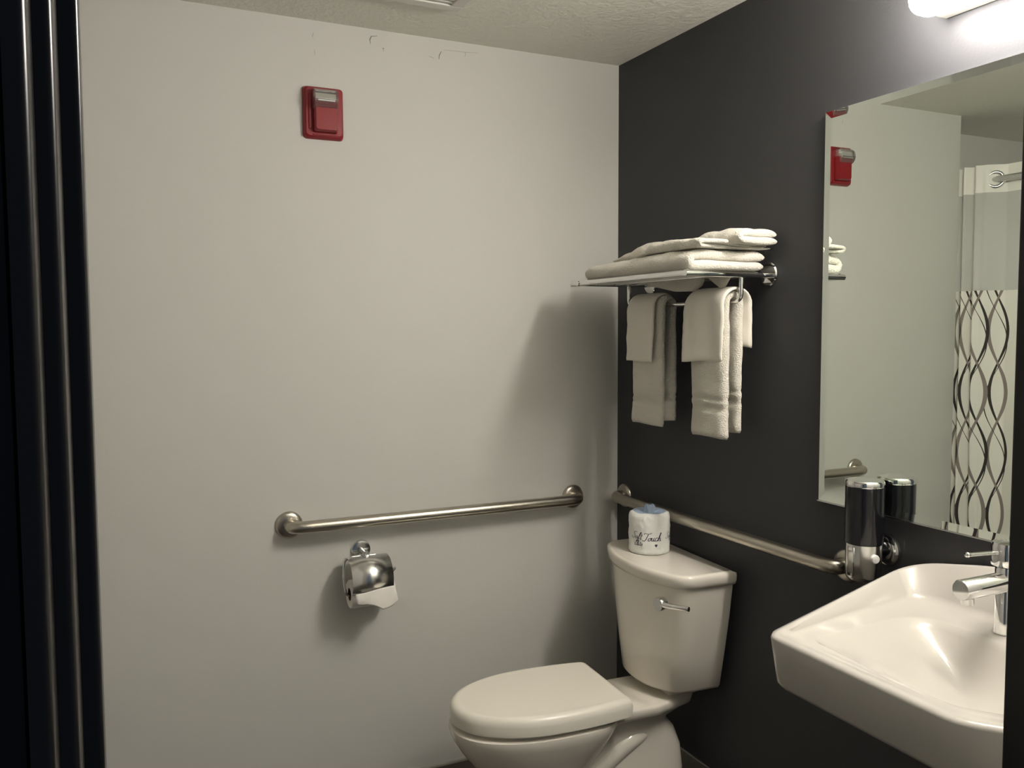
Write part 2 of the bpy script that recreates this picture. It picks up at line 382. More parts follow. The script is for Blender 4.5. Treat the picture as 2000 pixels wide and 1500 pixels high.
# rear column with the bulging trap
rings = [egg(z, xf, xb, hw, 2.6, 40, xm=(xf+xb)/2) for z, xf, xb, hw in ((0, -.52, -.125, .105), (.05, -.52, -.100, .098), (.12, -.52, -.090, .090), (.19, -.51, -.098, .084), (.25, -.48, -.122, .078), (.285, -.41, -.155, .082), (.305, -.42, -.150, .090), (.325, -.43, -.105, .098))]
bowl.append(loft_me(rings))
bw = link('bowl', join_me(bowl), 'porcelain', tl, True, 50)
for sgn in (-1,):
    tp_ = rounded_path([(-.60, TY+sgn*.06, .03), (-.48, TY+sgn*.064, .11), (-.37, TY+sgn*.064, .205), (-.29, TY+sgn*.060, .248), (-.21, TY+sgn*.035, .262), (-.18, TY+sgn*.01, .20)], .08, 8)
    link('trapway', tube_me(tp_, .031, 20), 'porcelain', bw, True, 60)
# seat ring and lid
def lid_outline(z, ins, xb=-.372, tip=-.848, n=30):
    """D-shaped elongated seat outline"""
    prof = [(-.338, .158), (-.37, .166), (-.45, .177), (-.55, .180), (-.62, .177), (-.68, .166), (-.735, .146), (-.78, .119), (-.815, .086), (-.834, .050), (-.843, .022)]
    half = []
    for x, hw in prof:
        half.append((x, hw))
    pts = [Vector((x, TY-hw, z)) for x, hw in half] + [Vector((tip+.003, TY, z))] + [Vector((x, TY+hw, z)) for x, hw in reversed(half)]
    c_ = Vector((-.58, TY, z)); out = []
    m_ = len(pts)
    for i, p_ in enumerate(pts):   # inset along the outline normal
        a = pts[i-1]; b_ = pts[(i+1) % m_]
        if i == 0: nrm = Vector((1, -1, 0)).normalized()*1.3
        elif i == m_-1: nrm = Vector((1, 1, 0)).normalized()*1.3
        else:
            t = (b_-a).normalized(); nrm = Vector((t.y, -t.x, 0))
            if nrm.dot(p_-c_) < 0: nrm = -nrm
        out.append(p_ - nrm*ins)
    return rounded_ring([(q, .012 if i in (0, m_-1) else .03) for i, q in enumerate(out)], 4, 2)
link('seat', loft_me([lid_outline(z, ins) for z, ins in ((.3535, .024), (.3540, .020), (.362, .018), (.3650, .022))]), 'seat_plastic', tl, True, 50)
link('seat_lid', loft_me([lid_outline(z, ins) for z, ins in ((.3655, .006), (.3680, 0.0), (.394, -.001), (.407, .002), (.4145, .0075), (.4185, .0145), (.4195, .022), (.4182, .027), (.4180, .035))]), 'seat_plastic', tl, True, 50)
for s in (-1, 1):
    link('hinge', lathe_me([(.011, 0), (.012, .003), (.012, .014), (.008, .017)], (-.325, TY+s*.075, .363), (0, 0, 1), 20), 'seat_plastic', tl, True, 40)

# ================================================================== WRAPPED PAPER ROLL ON THE TANK
RX, RY, RZ, RR, RH = -.132, -.400, .7745, .0660, .128
wrp = thing('wrapped_toilet_roll', 'spare toilet roll in printed white paper wrapper standing on the tank lid', 'toilet roll', (RX, RY, RZ))
def rr_at(a, h):
    q = Vector((math.cos(a)*2.2, math.sin(a)*2.2, h*26))
    return RR*(1 + .034*noise.noise(q) + .022*noise.noise(q*2.7) + .018*math.sin(a*3+1+h*30) * (h/RH)) 
rings = []; NS = 120
for (fr_, h) in [(.55, 0), (.93, .0005), (.985, .004)] + [(1, .008+.004*i) for i in range(27)] + [(.985, .120), (.93, .1285), (.80, .131)]:
    rings.append([Vector((RX+math.cos(2*PI*k/NS)*rr_at(2*PI*k/NS, h)*fr_, RY+math.sin(2*PI*k/NS)*rr_at(2*PI*k/NS, h)*fr_, RZ+h+.0005+(.0012*math.sin(5*2*PI*k/NS) if h > .1 else 0))) for k in range(NS)])
link('wrapper', loft_me(rings, True, False), 'wrapper_paper', wrp, True)
rings = []
for (fr_, h) in ((.80, .131), (.62, .1305), (.42, .127), (.30, .122), (.27, .124), (.25, .133), (.22, .145), (.17, .152), (.05, .149)):
    rings.append([Vector((RX+math.cos(2*PI*k/NS)*RR*fr_*(1+.10*(h < .131)*math.sin(9*2*PI*k/NS+fr_*8)+.35*(h > .1305 and fr_ < .3)*math.sin(3*2*PI*k/NS+h*60)), RY+math.sin(2*PI*k/NS)*RR*fr_*(1+.10*(h < .131)*math.sin(9*2*PI*k/NS+fr_*8)), RZ+h+.0005+(.0012*math.sin(5*2*PI*k/NS) if fr_ > .7 else .0008*math.sin(9*2*PI*k/NS)))) for k in range(NS)])
tw = link('twisted_top', loft_me(rings, False, True), 'wrapper_blue', wrp, True); tw['label'] = 'bluish twisted paper tucked into the roll end'
# script lettering: strokes in letter units (x right, y up), slanted
GL = {
 'S': ([[(.75, .85), (.62, 1.0), (.40, .98), (.32, .80), (.45, .58), (.56, .36), (.48, .10), (.25, .0), (.02, .08), (.0, .22), (.10, .28)]], .66),
 'o': ([[(.30, .40), (.14, .36), (.06, .18), (.14, .02), (.28, .06), (.36, .24), (.30, .40), (.44, .36)]], .40),
 'f': ([[(.0, .04), (.22, .45), (.36, .90), (.30, 1.0), (.22, .85), (.18, .3), (.10, -.32), (.02, -.36), (.02, -.2), (.2, .02), (.34, .12)]], .34),
 't': ([[(.20, .78), (.14, .30), (.16, .04), (.26, .02), (.36, .14)], [(.02, .50), (.36, .54)]], .34),
 'T': ([[(.02, .82), (.10, .98), (.35, .92), (.62, .90), (.90, 1.02)], [(.52, .92), (.46, .50), (.36, .12), (.16, .0), (.02, .12)]], .62),
 'u': ([[(.0, .24), (.08, .42), (.08, .12), (.16, .02), (.28, .14), (.34, .42), (.32, .08), (.40, .02), (.48, .12)]], .46),
 'c': ([[(.34, .34), (.24, .42), (.10, .30), (.08, .10), (.18, .0), (.38, .12)]], .36),
 'h': ([[(.0, .06), (.22, .6), (.28, .95), (.20, 1.0), (.12, .6), (.06, .0), (.14, .28), (.26, .40), (.32, .28), (.30, .06), (.38, .02), (.46, .12)]], .46),
 'E': ([[(.62, .86), (.50, 1.0), (.28, .94), (.22, .74), (.36, .58), (.50, .56)], [(.36, .58), (.10, .46), (.04, .18), (.20, .0), (.44, .04), (.60, .22)]], .58),
 'l': ([[(.0, .06), (.22, .55), (.26, .95), (.18, 1.0), (.10, .5), (.10, .06), (.20, .0), (.30, .12)]], .28),
 'i': ([[(.0, .14), (.10, .42), (.08, .10), (.16, .0), (.28, .12)], [(.12, .60), (.15, .64)]], .26),
 'e': ([[(.04, .16), (.26, .26), (.26, .40), (.14, .42), (.06, .22), (.12, .02), (.26, .02), (.38, .12)]], .36),
}
TH0 = math.atan2(CAM.y-RY, CAM.x-RX)   # side of the roll that faces the doorway
def on_roll(u, v_, lift=.0007):
    a = TH0 + u/RR; r_ = rr_at(a, v_)+lift
    return Vector((RX+math.cos(a)*r_, RY+math.sin(a)*r_, RZ+.0005+v_))
def ribbon(pl, wd, V, Fc):
    sm = [Vector((x, y, 0)) for x, y in pl]
    if len(sm) > 2:
        out = []
        for i in range(len(sm)-1):
            p0 = sm[max(i-1, 0)]; p1 = sm[i]; p2 = sm[i+1]; p3 = sm[min(i+2, len(sm)-1)]
            for k in range(4):
                t = k/4
                out.append(.5*((2*p1)+(p2-p0)*t+(2*p0-5*p1+4*p2-p3)*t*t+(3*p1-p0-3*p2+p3)*t**3))
        out.append(sm[-1]); sm = out
    b0 = len(V)
    for i, p in enumerate(sm):
        d = (sm[min(i+1, len(sm)-1)]-sm[max(i-1, 0)])
        d = d.normalized() if d.length > 0 else Vector((1, 0, 0))
        h = wd*(.45+.75*abs(d.y))/2; n_ = Vector((-d.y, d.x, 0))*h
        V += [on_roll(p.x+n_.x, p.y+n_.y), on_roll(p.x-n_.x, p.y-n_.y)]
        if i: Fc.append((b0+2*i-2, b0+2*i-1, b0+2*i+1, b0+2*i))
def word(txt, u, v_, size, rot=0.0, wd=.0016, slant=.28):
    V = []; Fc = []; x = 0
    for ch in txt:
        st, adv = GL[ch]
        for s in st:
            pl = []
            for (a, b_) in s:
                X = (x+a+b_*slant)*size; Y = b_*size; pl.append((u+X*math.cos(rot)-Y*math.sin(rot), v_+X*math.sin(rot)+Y*math.cos(rot)))
            ribbon(pl, wd, V, Fc)
        x += adv
    link('lettering', me_from(V, Fc), 'ink', wrp)
word('Soft', -.064, .052, .023, -.05, .0018)
word('Touch', -.022, .046, .026, .0, .0020)
word('Elite', -.052, .030, .017, .0, .0014)
word('Soft', .060, .050, .020, .0, .0014)
V = []; Fc = []
ht = [(0, -.006), (.0045, -.001), (.004, .003), (.0015, .0035), (0, .0015), (-.0015, .0035), (-.004, .003), (-.0045, -.001)]
link('heart_mark', me_from([on_roll(.022+a, .033+b_) for a, b_ in ht], [tuple(range(8))]), 'ink', wrp)

# ================================================================== TOILET PAPER HOLDER + ROLL
HX, HZ = -.979, .783
hp = thing('toilet_paper_holder', 'chrome toilet paper holder with curved cover below the grab bar', 'paper holder', (HX, 0, HZ))
link('flange', lathe_me([(.031, .0005), (.032, .004), (.030, .009), (.022, .011)], (HX, 0, HZ), (0, -1, 0), 36), 'chrome_satin', hp, True, 40)
link('post', tube_me([(HX, -.008, HZ), (HX, -.055, HZ-.004)], .0085, 18), 'chrome_satin', hp, True, 60)
link('post_end', lathe_me([(.0, 0), (.011, .001), (.0125, .006), (.0125, .012), (.009, .017), (0, .018)], (HX, -.050, HZ-.003), (0, -1, -.25), 24), 'chrome_satin', hp, True, 40)
link('hinge_bar', tube_me([(HX-.040, -.044, HZ-.010), (HX+.036, -.044, HZ-.010)], .0042, 12), 'chrome_satin', hp, True, 60)
CCZ, CCR = .708, .067
RCZ, RCY, RCR = .660, -.064, .0465
rx0, rx1 = -1.035, -.895
# curved cover
cv = []
na = 18
for k in range(na+1):
    a = math.radians(60 + (212-60)*k/na)      # angle in the y-z plane, measured from +y over +z
    cv.append((RCY+math.cos(a)*CCR, CCZ+math.sin(a)*CCR))
Vv = []; Ff = []
cx0, cx1 = rx0-.005, rx1-.014
for (y, z) in cv: Vv += [(cx0, y, z), (cx1, y, z)]
for k in range(na): Ff.append((2*k, 2*k+1, 2*k+3, 2*k+2))
me = bpy.data.meshes.new('cover'); me.from_pydata(Vv, [], Ff)
co = link('cover', me, 'cover_steel', hp, True); sm_ = co.modifiers.new('thick', 'SOLIDIFY'); sm_.thickness = .0014
# wire arm: loop at the left side, bar through the roll, tip on the right
wire = rounded_path([(HX-.036, -.044, HZ-.010), (rx0-.010, -.047, HZ-.016), (rx0-.016, RCY+.006, RCZ+.05), (rx0-.010, RCY, RCZ-.004), (rx0+.02, RCY, RCZ), (rx1+.010, RCY, RCZ)], .016, 7)
link('wire_arm', tube_me(wire, .0042, 12), 'chrome_satin', hp, True, 60)
link('wire_tip', tube_me([(rx1-.020, RCY, .692), (rx1+.006, RCY-.020, .734)], .0045, 12), 'chrome_satin', hp, True, 60)
pr = thing('toilet_roll', 'white toilet roll with loose torn sheet hanging on the chrome holder', 'toilet roll', (HX, RCY, RCZ))
ring = []
for (r, x) in ((.020, rx0+.001), (RCR-.004, rx0), (RCR-.0015, rx0+.003), (RCR-.0015, rx1-.003), (RCR-.004, rx1), (.020, rx1-.001)):
    ring.append([Vector((x, RCY+math.cos(2*PI*k/48)*r, RCZ+math.sin(2*PI*k/48)*r)) for k in range(48)])
link('paper', loft_me(ring, False, False), 'tissue', pr, True, 40)
link('core', loft_me([[Vector((x, RCY+math.cos(2*PI*k/32)*.0205, RCZ+math.sin(2*PI*k/32)*.0205)) for k in range(32)] for x in (rx0+.001, rx1-.001)], False, False), 'card_core', pr, True)
# loose tail: leaves the roll under the cover, folded corner, ragged hem
Vt = []; Ft = []; NU, NV = 16, 12
for j in range(NV+1):
    t = j/NV
    for i in range(NU+1):
        s = i/NU
        a = math.radians(196)
        drop = t*(.030+.030*max(0, 1-abs(s-.62)*2.6)+.006*math.sin(s*9))
        y = RCY-.071 - .006*math.sin(t*2.4) - .010*t*s
        z = .680 - drop + (s-.1)*.014*(1-t)
        x = rx0+.002 + (rx1-rx0-.016)*s + .008*t*s
        Vt.append((x, y - .003*math.sin(s*7+t*3), z))
for j in range(NV):
    for i in range(NU):
        k = j*(NU+1)+i; Ft.append((k, k+1, k+NU+2, k+NU+1))
me = bpy.data.meshes.new('tail'); me.from_pydata(Vt, [], Ft)
to = link('loose_sheet', me, 'tissue', pr, True); so = to.modifiers.new('thick', 'SOLIDIFY'); so.thickness = .0007

# ================================================================== TOWEL SHELF
SZ = 1.643
sh = thing('towel_shelf', 'chrome towel shelf with hanging rail on the charcoal wall', 'towel rack', (0, -.5, SZ))
AY0, AY1, FX = -.797, -.215, -.283
for yy in (AY0, AY1):
    link('flange', lathe_me([(.026, .0005), (.0335, .001), (.034, .006), (.031, .010), (.014, .012)], (0, yy, SZ+.003), (-1, 0, 0), 40), 'chrome', sh, True, 40)
    link('arm', tube_me([(-.006, yy, SZ), (FX-.012, yy, SZ)], .0088, 22), 'chrome', sh, True, 60)
link('front_rail', tube_me([(FX, AY0+.004, SZ+.001), (FX, AY1+.052, SZ+.001)], .0098, 22), 'chrome', sh, True, 60)
for xx in (-.215, -.150, -.085, -.030):
    link('rail', tube_me([(xx, AY0+.002, SZ+.001), (xx, AY1-.002, SZ+.001)], .0072, 18), 'chrome', sh, True, 60)
BX, BZ = -.100, 1.568
link('hanging_rail', tube_me(rounded_path([(BX, AY0+.004, SZ-.004), (BX, AY0+.004, BZ), (BX, AY1-.012, BZ), (BX, AY1-.012, SZ-.004)], .028, 9), .0066, 18), 'chrome', sh, True, 60)

# ---- cloth helpers
def sweep_cloth(path, thick, y0f, y1f, ny, wav, seed, name, m, parent, amp=.003, thf=None, lowamp=.0, hangs=False):
    """path: list of (x,z); strip swept from y0f(s) to y1f(s) (s = 0..1 along path) with thickness and wrinkles"""
    n = len(path); P = [Vector((a, 0, b_)) for a, b_ in path]
    L = [0]
    for i in range(1, n): L.append(L[-1]+(P[i]-P[i-1]).length)
    V = []; Fc = []
    def nor(i):
        d = (P[min(i+1, n-1)]-P[max(i-1, 0)]).normalized(); return Vector((d.z, 0, -d.x))
    for side in (1, -1):
        for i in range(n):
            s = L[i]/L[-1]; nn = nor(i); th = thick*(thf(L[i], L[-1]) if thf else 1)
            ya, yb = y0f(s), y1f(s)
            for k in range(ny+1):
                t = k/ny; y = ya+(yb-ya)*t
                e = min(1, min(t, 1-t)*ny/1.5); edge = .45 if hangs else .86; e2 = min(1, min(i, n-1-i)/1.0+.35)
                hh = th/2*(edge+(1-edge)*math.sqrt(e))*e2
                q = (P[i].x*3, y, P[i].z)
                wv = wav(s, t, y)
                jit = amp*(noise.noise(Vector((y*22+seed, L[i]*16, seed)))+.5*noise.noise(Vector((y*60, L[i]*45+seed, seed))))
                low = lowamp*noise.noise(Vector((y*9+seed, s*5+seed, 3.3)))
                V.append(P[i]+nn*(side*hh)+Vector((wv+jit, y+amp*.8*noise.noise(Vector((L[i]*20, seed, t*3))), low*(abs(s-.5)*2 if hangs else 1))))
    N = ny+1; off = n*N
    for i in range(n-1):
        for k in range(ny):
            a = i*N+k; Fc.append((a, a+1, a+N+1, a+N)); Fc.append((off+a, off+a+N, off+a+N+1, off+a+1))
    for i in range(n-1):
        a = i*N; Fc.append((a, a+N, off+a+N, off+a)); a = i*N+ny; Fc.append((a, off+a, off+a+N, a+N))
    for k in range(ny):
        a = k; Fc.append((a, off+a, off+a+1, a+1)); a = (n-1)*N+k; Fc.append((a, a+1, off+a+1, off+a))
    return link(name, me_from(V, Fc), m, parent, True)
def drape_path(xf, xb, zf, zb, ztop, step=.008):
    """front bottom -> over the bar -> back bottom"""
    p = []; r = (xb-xf)/2; xc = (xf+xb)/2; zt = ztop-r
    k = max(2, int((zt-zf)/step)); p += [(xf, zf+(zt-zf)*i/k) for i in range(k)]
    for i in range(13):
        a = PI-PI*i/12; p.append((xc+math.cos(a)*r, zt+math.sin(a)*r))
    k = max(2, int((zt-zb)/step)); p += [(xb, zt-(zt-zb)*i/k) for i in range(1, k+1)]
    return p
def hem(zc_list, base=1.0):
    def fn(l, Lt):
        f_ = base
        for (c_, wd) in zc_list:
            if abs(l-c_) < wd or abs((Lt-l)-c_) < wd: f_ *= .55
        if l < .008 or Lt-l < .008: f_ *= .9
        return f_
    return fn
GT = 'towels hanging on the rail under the shelf'
# ---- left pair
def hang(name, label, cat_, xf, xb, zf, zb, zt, yA, yB, thick, seed, mt, flare=(0, 0), hems=(), fold=.006, amp=.003):
    t = thing(name, label, 'towel', (BX, (yA+yB)/2, min(zf, zb)), GT)
    def y0(s): return yA + flare[0]*(1-s if s < .5 else s)*(1 if s < .45 else .6)
    def y1(s): return yB + flare[1]*(1-s if s < .5 else s)
    def wav(s, tt, y):
        far = min(1, abs(s-.5)*2.3); sg = -1 if s < .5 else 1
        return sg*fold*far*(math.sin(tt*5.2+seed)+.4*math.sin(tt*11+seed*2))
    sweep_cloth(drape_path(xf, xb, zf, zb, zt), thick, y0, y1, 16, wav, seed, 'cloth', mt, t, amp, hem(hems), .012, True)
    return t
t = hang('hand_towel', 'white hand towel folded long over the rail, nearer the light wall', 'towel', -.121, -.079, 1.186, 1.196, 1.588, -.296, -.458, .022, 1.3, 'terry', hems=((.072, .006), (.088, .004)), fold=.004)
t = hang('washcloth', 'short white washcloth over the rail, nearer the light wall', 'towel', -.141, -.062, 1.388, 1.455, 1.602, -.292, -.448, .010, 2.1, 'terry_flat', flare=(.012, .022), fold=.005)
t = hang('hand_towel', 'white hand towel folded long over the rail, nearer the mirror', 'towel', -.124, -.077, 1.176, 1.200, 1.590, -.606, -.768, .024, 4.7, 'terry', hems=((.085, .006), (.112, .004)), fold=.006)
t = hang('washcloth', 'short white washcloth with curled hem over the rail, nearer the mirror', 'towel', -.148, -.055, 1.398, 1.440, 1.606, -.614, -.780, .010, 7.9, 'terry_flat', flare=(.016, .0), fold=.008)

# ---- folded towels lying on the shelf
GS = 'folded bath towels on the chrome shelf'
def fold_path(x0, x1, z0, layers, t):
    """serpentine of layers, starting at the back so that the first loop faces the room"""
    p = []; r = t/2
    for l in range(layers):
        z = z0+t*(l+.5)
        a, b_ = (x1-r, x0+r) if l % 2 == 0 else (x0+r, x1-r)
        k = 14
        p += [(a+(b_-a)*i/k, z) for i in range(k+1)]
        if l < layers-1:
            sg = -1 if l % 2 == 0 else 1
            for i in range(1, 8):
                an = -PI/2+PI*i/8; p.append((b_+sg*r*math.cos(an), z+r+r*math.sin(an)))
    return p
def sstep(a, b_, x):
    t = max(0, min(1, (x-a)/(b_-a))); return t*t*(3-2*t)
def folded(label, x0, x1, y0, y1, z0, layers, t, seed, hump=None, amp=.004, ny=40, low=.006, rnd=.035, floor_=None):
    tt = thing('bath_towel', label, 'towel', ((x0+x1)/2, (y0+y1)/2, z0), GS)
    path = fold_path(x0, x1, z0, layers, t)
    o = sweep_cloth(path, t*1.04, lambda s: y0+.012*math.sin(s*9+seed), lambda s: y1+.014*math.sin(s*7+seed*2), ny, lambda s, q, y: 0, seed, 'cloth', 'terry', tt, amp)
    zt = z0+t*layers
    for v_ in o.data.vertices:
        c_ = v_.co; hz = max(0, c_.z-z0); q = hz/(zt-z0)
        k = hump(c_.x, c_.y) if hump else 1
        ed = max(0, min(c_.y-y0, y1-c_.y))
        if ed < rnd: k *= 1-.16*(1-ed/rnd)**2
        fx_ = max(0, c_.x-x0)
        if fx_ < .03: k *= 1-.14*(1-fx_/.03)**2
        k *= 1+low/.05*noise.noise(Vector((c_.x*9+seed, c_.y*9, seed)))+low/.1*noise.noise(Vector((c_.x*22, c_.y*22+seed, seed)))
        c_.x += .006*noise.noise(Vector((c_.y*12+seed, q*1.5, seed)))
        base = floor_(c_.x, c_.y) if floor_ else 0
        c_.z = z0 + base + hz*k + q*.0045*noise.noise(Vector((c_.x*26+seed, c_.y*30, seed*2)))
    o.data.update()
    sd = o.modifiers.new('smooth', 'SUBSURF'); sd.levels = 1; sd.render_levels = 1
    return tt
SZT = SZ+.0092
A = folded('long white bath towel lying lowest along the whole chrome shelf', -.276, -.022, -.815, -.238, SZT, 2, .0255, 3.1,
           hump=lambda x, y: 1.0+.12*sstep(-.45, -.60, y)-.06*sstep(-.36, -.25, y))
B_ = folded('white bath towel folded thick on the mirror end of the shelf', -.266, -.020, -.822, -.535, SZT+.0585, 2, .0105, 5.4,
            hump=lambda x, y: (.55+.85*sstep(-.52, -.60, y))*(1-.45*sstep(-.19, -.13, x)*sstep(-.56, -.62, y)), floor_=lambda x, y: -.006*sstep(-.60, -.53, y))
C_ = folded('white folded towel heaped at the back of the shelf toward the light wall', -.170, -.020, -.560, -.262, SZT+.0560, 2, .0245, 8.2, hump=lambda x, y: .45+.60*sstep(-.25, -.42, y))
D_ = folded('white towel with thick rolled end heaped highest beside the mirror', -.165, -.016, -.858, -.590, SZT+.0700, 2, .0205, 6.6, hump=lambda x, y: .36+.70*sstep(-.60, -.70, y), rnd=.05)
# cloth sagging through between the rails
def sag(parent, pts, x, th, seed):
    ks = rounded_ring([(Vector((x, y, z)), .012) for y, z in pts], 5, 3)
    c_ = sum(ks, Vector())/len(ks)
    r_ = [[c_.lerp(p, .90)+Vector((-th, 0, 0)) for p in ks], [p+Vector((-th*.5, 0, 0)) for p in ks], [p+Vector((th*.5, 0, 0)) for p in ks], [c_.lerp(p, .90)+Vector((th, 0, 0)) for p in ks]]
    return link('hanging_fold', loft_me(r_), 'terry', parent, True, 60)
sag(A, [(-.365, SZ-.002), (-.375, 1.628), (-.43, 1.622), (-.52, 1.606), (-.60, 1.604), (-.64, 1.620), (-.65, SZ)], -.118, .012, 1)
sag(B_, [(-.665, SZ), (-.73, 1.606), (-.742, 1.606), (-.775, SZ)], -.118, .004, 2)

# ================================================================== SINK
SKY = -1.60
sk = thing('washbasin', 'white wall-hung porcelain sink with raised back rim under the mirror', 'sink', (-.25, SKY, .77))
def ring_s(ff, fm, fn, cn, bn, bm_, bf, rf=.03, rb=.09):
    ks = []
    for (p, r) in ((ff, rf), (fm, .02), (fn, rf*1.1), (cn, rf*1.4), (bn, rb), (bm_, .12), (bf, rb)):
        ks.append((Vector(p), r))
    return rounded_ring(ks, 10, 8)
Y0, Y1 = -1.287, -1.935
rings = [
 ring_s((-.430, -1.45, .748), (-.430, -1.60, .748), (-.430, -1.77, .748), (-.37, -1.85, .748), (-.006, -1.88, .755), (-.006, -1.60, .755), (-.006, -1.35, .755)),
 ring_s((-.503, -1.388, .774), (-.505, -1.60, .774), (-.507, -1.806, .774), (-.43, -1.905, .774), (-.003, -1.925, .80), (-.003, -1.60, .80), (-.003, -1.300, .80)),
 ring_s((-.510, -1.384, .784), (-.512, -1.60, .784), (-.514, -1.808, .784), (-.435, -1.910, .784), (-.002, -1.932, .81), (-.002, -1.60, .81), (-.002, -1.292, .81)),
 ring_s((-.521, -1.377, .872), (-.523, -1.60, .872), (-.525, -1.812, .872), (-.445, -1.917, .874), (-.002, Y1, .935), (-.002, -1.58, .990), (-.002, Y0, .934)),
 ring_s((-.519, -1.379, .8785), (-.520, -1.60, .8785), (-.522, -1.811, .8785), (-.442, -1.915, .881), (-.004, Y1+.003, .942), (-.003, -1.58, .9985), (-.004, Y0-.003, .941)),
 ring_s((-.510, -1.387, .8815), (-.511, -1.60, .8805), (-.512, -1.805, .8805), (-.436, -1.907, .884), (-.011, Y1+.011, .945), (-.010, -1.58, 1.001), (-.011, Y0-.011, .944)),
 ring_s((-.500, -1.396, .8800), (-.500, -1.60, .8795), (-.501, -1.798, .8795), (-.429, -1.898, .8825), (-.018, Y1+.019, .942), (-.018, -1.58, .998), (-.018, Y0-.019, .941)),
 ring_s((-.485, -1.392, .8765), (-.490, -1.60, .8775), (-.490, -1.788, .8775), (-.420, -1.886, .8785), (-.030, Y1+.037, .890), (-.034, -1.58, .893), (-.030, Y0-.037, .890)),
 ring_s((-.474, -1.396, .8745), (-.482, -1.60, .8760), (-.482, -1.780, .8765), (-.412, -1.876, .8765), (-.040, Y1+.050, .8765), (-.046, -1.58, .8765), (-.042, Y0-.052, .8765), rb=.10),
 ring_s((-.452, -1.420, .8730), (-.470, -1.60, .8748), (-.470, -1.768, .8752), (-.395, -1.855, .8750), (-.120, -1.845, .8745), (-.130, -1.62, .8745), (-.110, -1.405, .8740), rb=.11),
 ring_s((-.444, -1.425, .8700), (-.464, -1.60, .8720), (-.464, -1.762, .8720), (-.390, -1.849, .8710), (-.128, -1.836, .8710), (-.138, -1.62, .8710), (-.119, -1.413, .8710), rb=.11),
 ring_s((-.430, -1.436, .8600), (-.456, -1.60, .8640), (-.456, -1.755, .8640), (-.384, -1.840, .8610), (-.136, -1.826, .8600), (-.146, -1.62, .8600), (-.130, -1.424, .8590), rb=.11),
 ring_s((-.402, -1.462, .8480), (-.440, -1.61, .8500), (-.438, -1.740, .8480), (-.372, -1.812, .8440), (-.152, -1.800, .8350), (-.160, -1.63, .8350), (-.152, -1.456, .8350), rb=.10),
 ring_s((-.362, -1.515, .8350), (-.415, -1.625, .8330), (-.412, -1.718, .8280), (-.358, -1.772, .8150), (-.180, -1.762, .8000), (-.184, -1.65, .8000), (-.182, -1.515, .8060), rb=.08),
 ring_s((-.338, -1.560, .8080), (-.370, -1.64, .7980), (-.365, -1.695, .7900), (-.332, -1.722, .7850), (-.215, -1.716, .7780), (-.216, -1.65, .7780), (-.218, -1.57, .7830), rb=.05),
 ring_s((-.295, -1.625, .7710), (-.300, -1.645, .7700), (-.298, -1.660, .7700), (-.290, -1.668, .7700), (-.262, -1.667, .7700), (-.260, -1.648, .7700), (-.265, -1.628, .7710), rb=.02),
]
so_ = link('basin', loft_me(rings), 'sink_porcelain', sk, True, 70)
link('drain', lathe_me([(.012, 0), (.022, .001), (.024, .003), (.021, .0045), (.010, .003)], (-.281, -1.648, .7698), (0, 0, 1), 32), 'chrome', sk, True, 40)

# ================================================================== FAUCET
fx, fy, fz = -.0775, -1.580, .8755
fc = thing('faucet', 'chrome single-lever faucet at the back of the sink', 'faucet', (fx, fy, fz))
link('body', lathe_me([(.020, 0), (.0235, .001), (.0235, .004), (.0222, .010), (.0222, .132), (.0205, .1345), (.0205, .1365)], (fx, fy, fz), (0, 0, 1), 40), 'chrome', fc, True, 40)
hd = link('handle', lathe_me([(.0205, .1368), (.0300, .140), (.0310, .144), (.0310, .180), (.0285, .186), (.015, .189), (0, .189)], (fx, fy, fz), (0, 0, 1), 40), 'chrome', fc, True, 40)
link('lever', tube_me([(fx-.015, fy, fz+.168), (fx-.105, fy+.012, fz+.170)], .0040, 14), 'chrome', hd, True, 60)
link('lever_tip', lathe_me([(0, 0), (.0048, .001), (.0056, .004), (.0048, .008), (0, .009)], (fx-.100, fy+.0115, fz+.170), (-1, .13, .02), 18), 'chrome', hd, True)
sp_ = link('spout', tube_me([(fx-.002, fy, fz+.106), (fx-.122, fy+.010, fz+.102), (fx-.125, fy+.0102, fz+.102)], [.0205, .0205, .0188], 32), 'chrome', fc, True, 40)
link('aerator', lathe_me([(.0115, 0), (.0125, .002), (.0125, .014)], (fx-.105, fy+.009, fz+.0715), (0, 0, 1), 24), 'chrome_satin', sp_, True, 40)

# ================================================================== SOAP DISPENSER
dx, dy = -.062, -1.204
ds = thing('soap_dispenser', 'black and chrome cylindrical wall soap dispenser beside the sink', 'soap dispenser', (dx, dy, .885))
DRr = .0450
link('black_tank', lathe_me([(.040, .975), (DRr, .977), (DRr, 1.113), (.0445, 1.1135)], (dx, dy, 0), (0, 0, 1), 48), 'black_gloss', ds, True, 40)
link('cap', lathe_me([(.0449, 1.1138), (.0452, 1.115), (.0452, 1.124), (.042, 1.1285), (.030, 1.1305), (.012, 1.131), (0, 1.131)], (dx, dy, 0), (0, 0, 1), 48), 'chrome', ds, True, 40)
ba = link('chrome_base', lathe_me([(0, .884), (.034, .885), (.0385, .889), (.0410, .897), (.0420, .935), (.0420, .9745)], (dx, dy, 0), (0, 0, 1), 48), 'chrome_satin', ds, True, 40)
def cyl_patch(a0, a1, z0, z1, r, n=8, inset=.002):
    V = []; Fc = []
    for k in range(n+1):
        a = a0+(a1-a0)*k/n
        V += [(dx+math.cos(a)*r, dy+math.sin(a)*r, z0), (dx+math.cos(a)*r, dy+math.sin(a)*r, z1)]
        if k: Fc.append((2*k-2, 2*k, 2*k+1, 2*k-1))
    me = bpy.data.meshes.new('patch'); me.from_pydata(V, [], Fc); return me
ca = math.atan2(CAM.y-dy, CAM.x-dx)
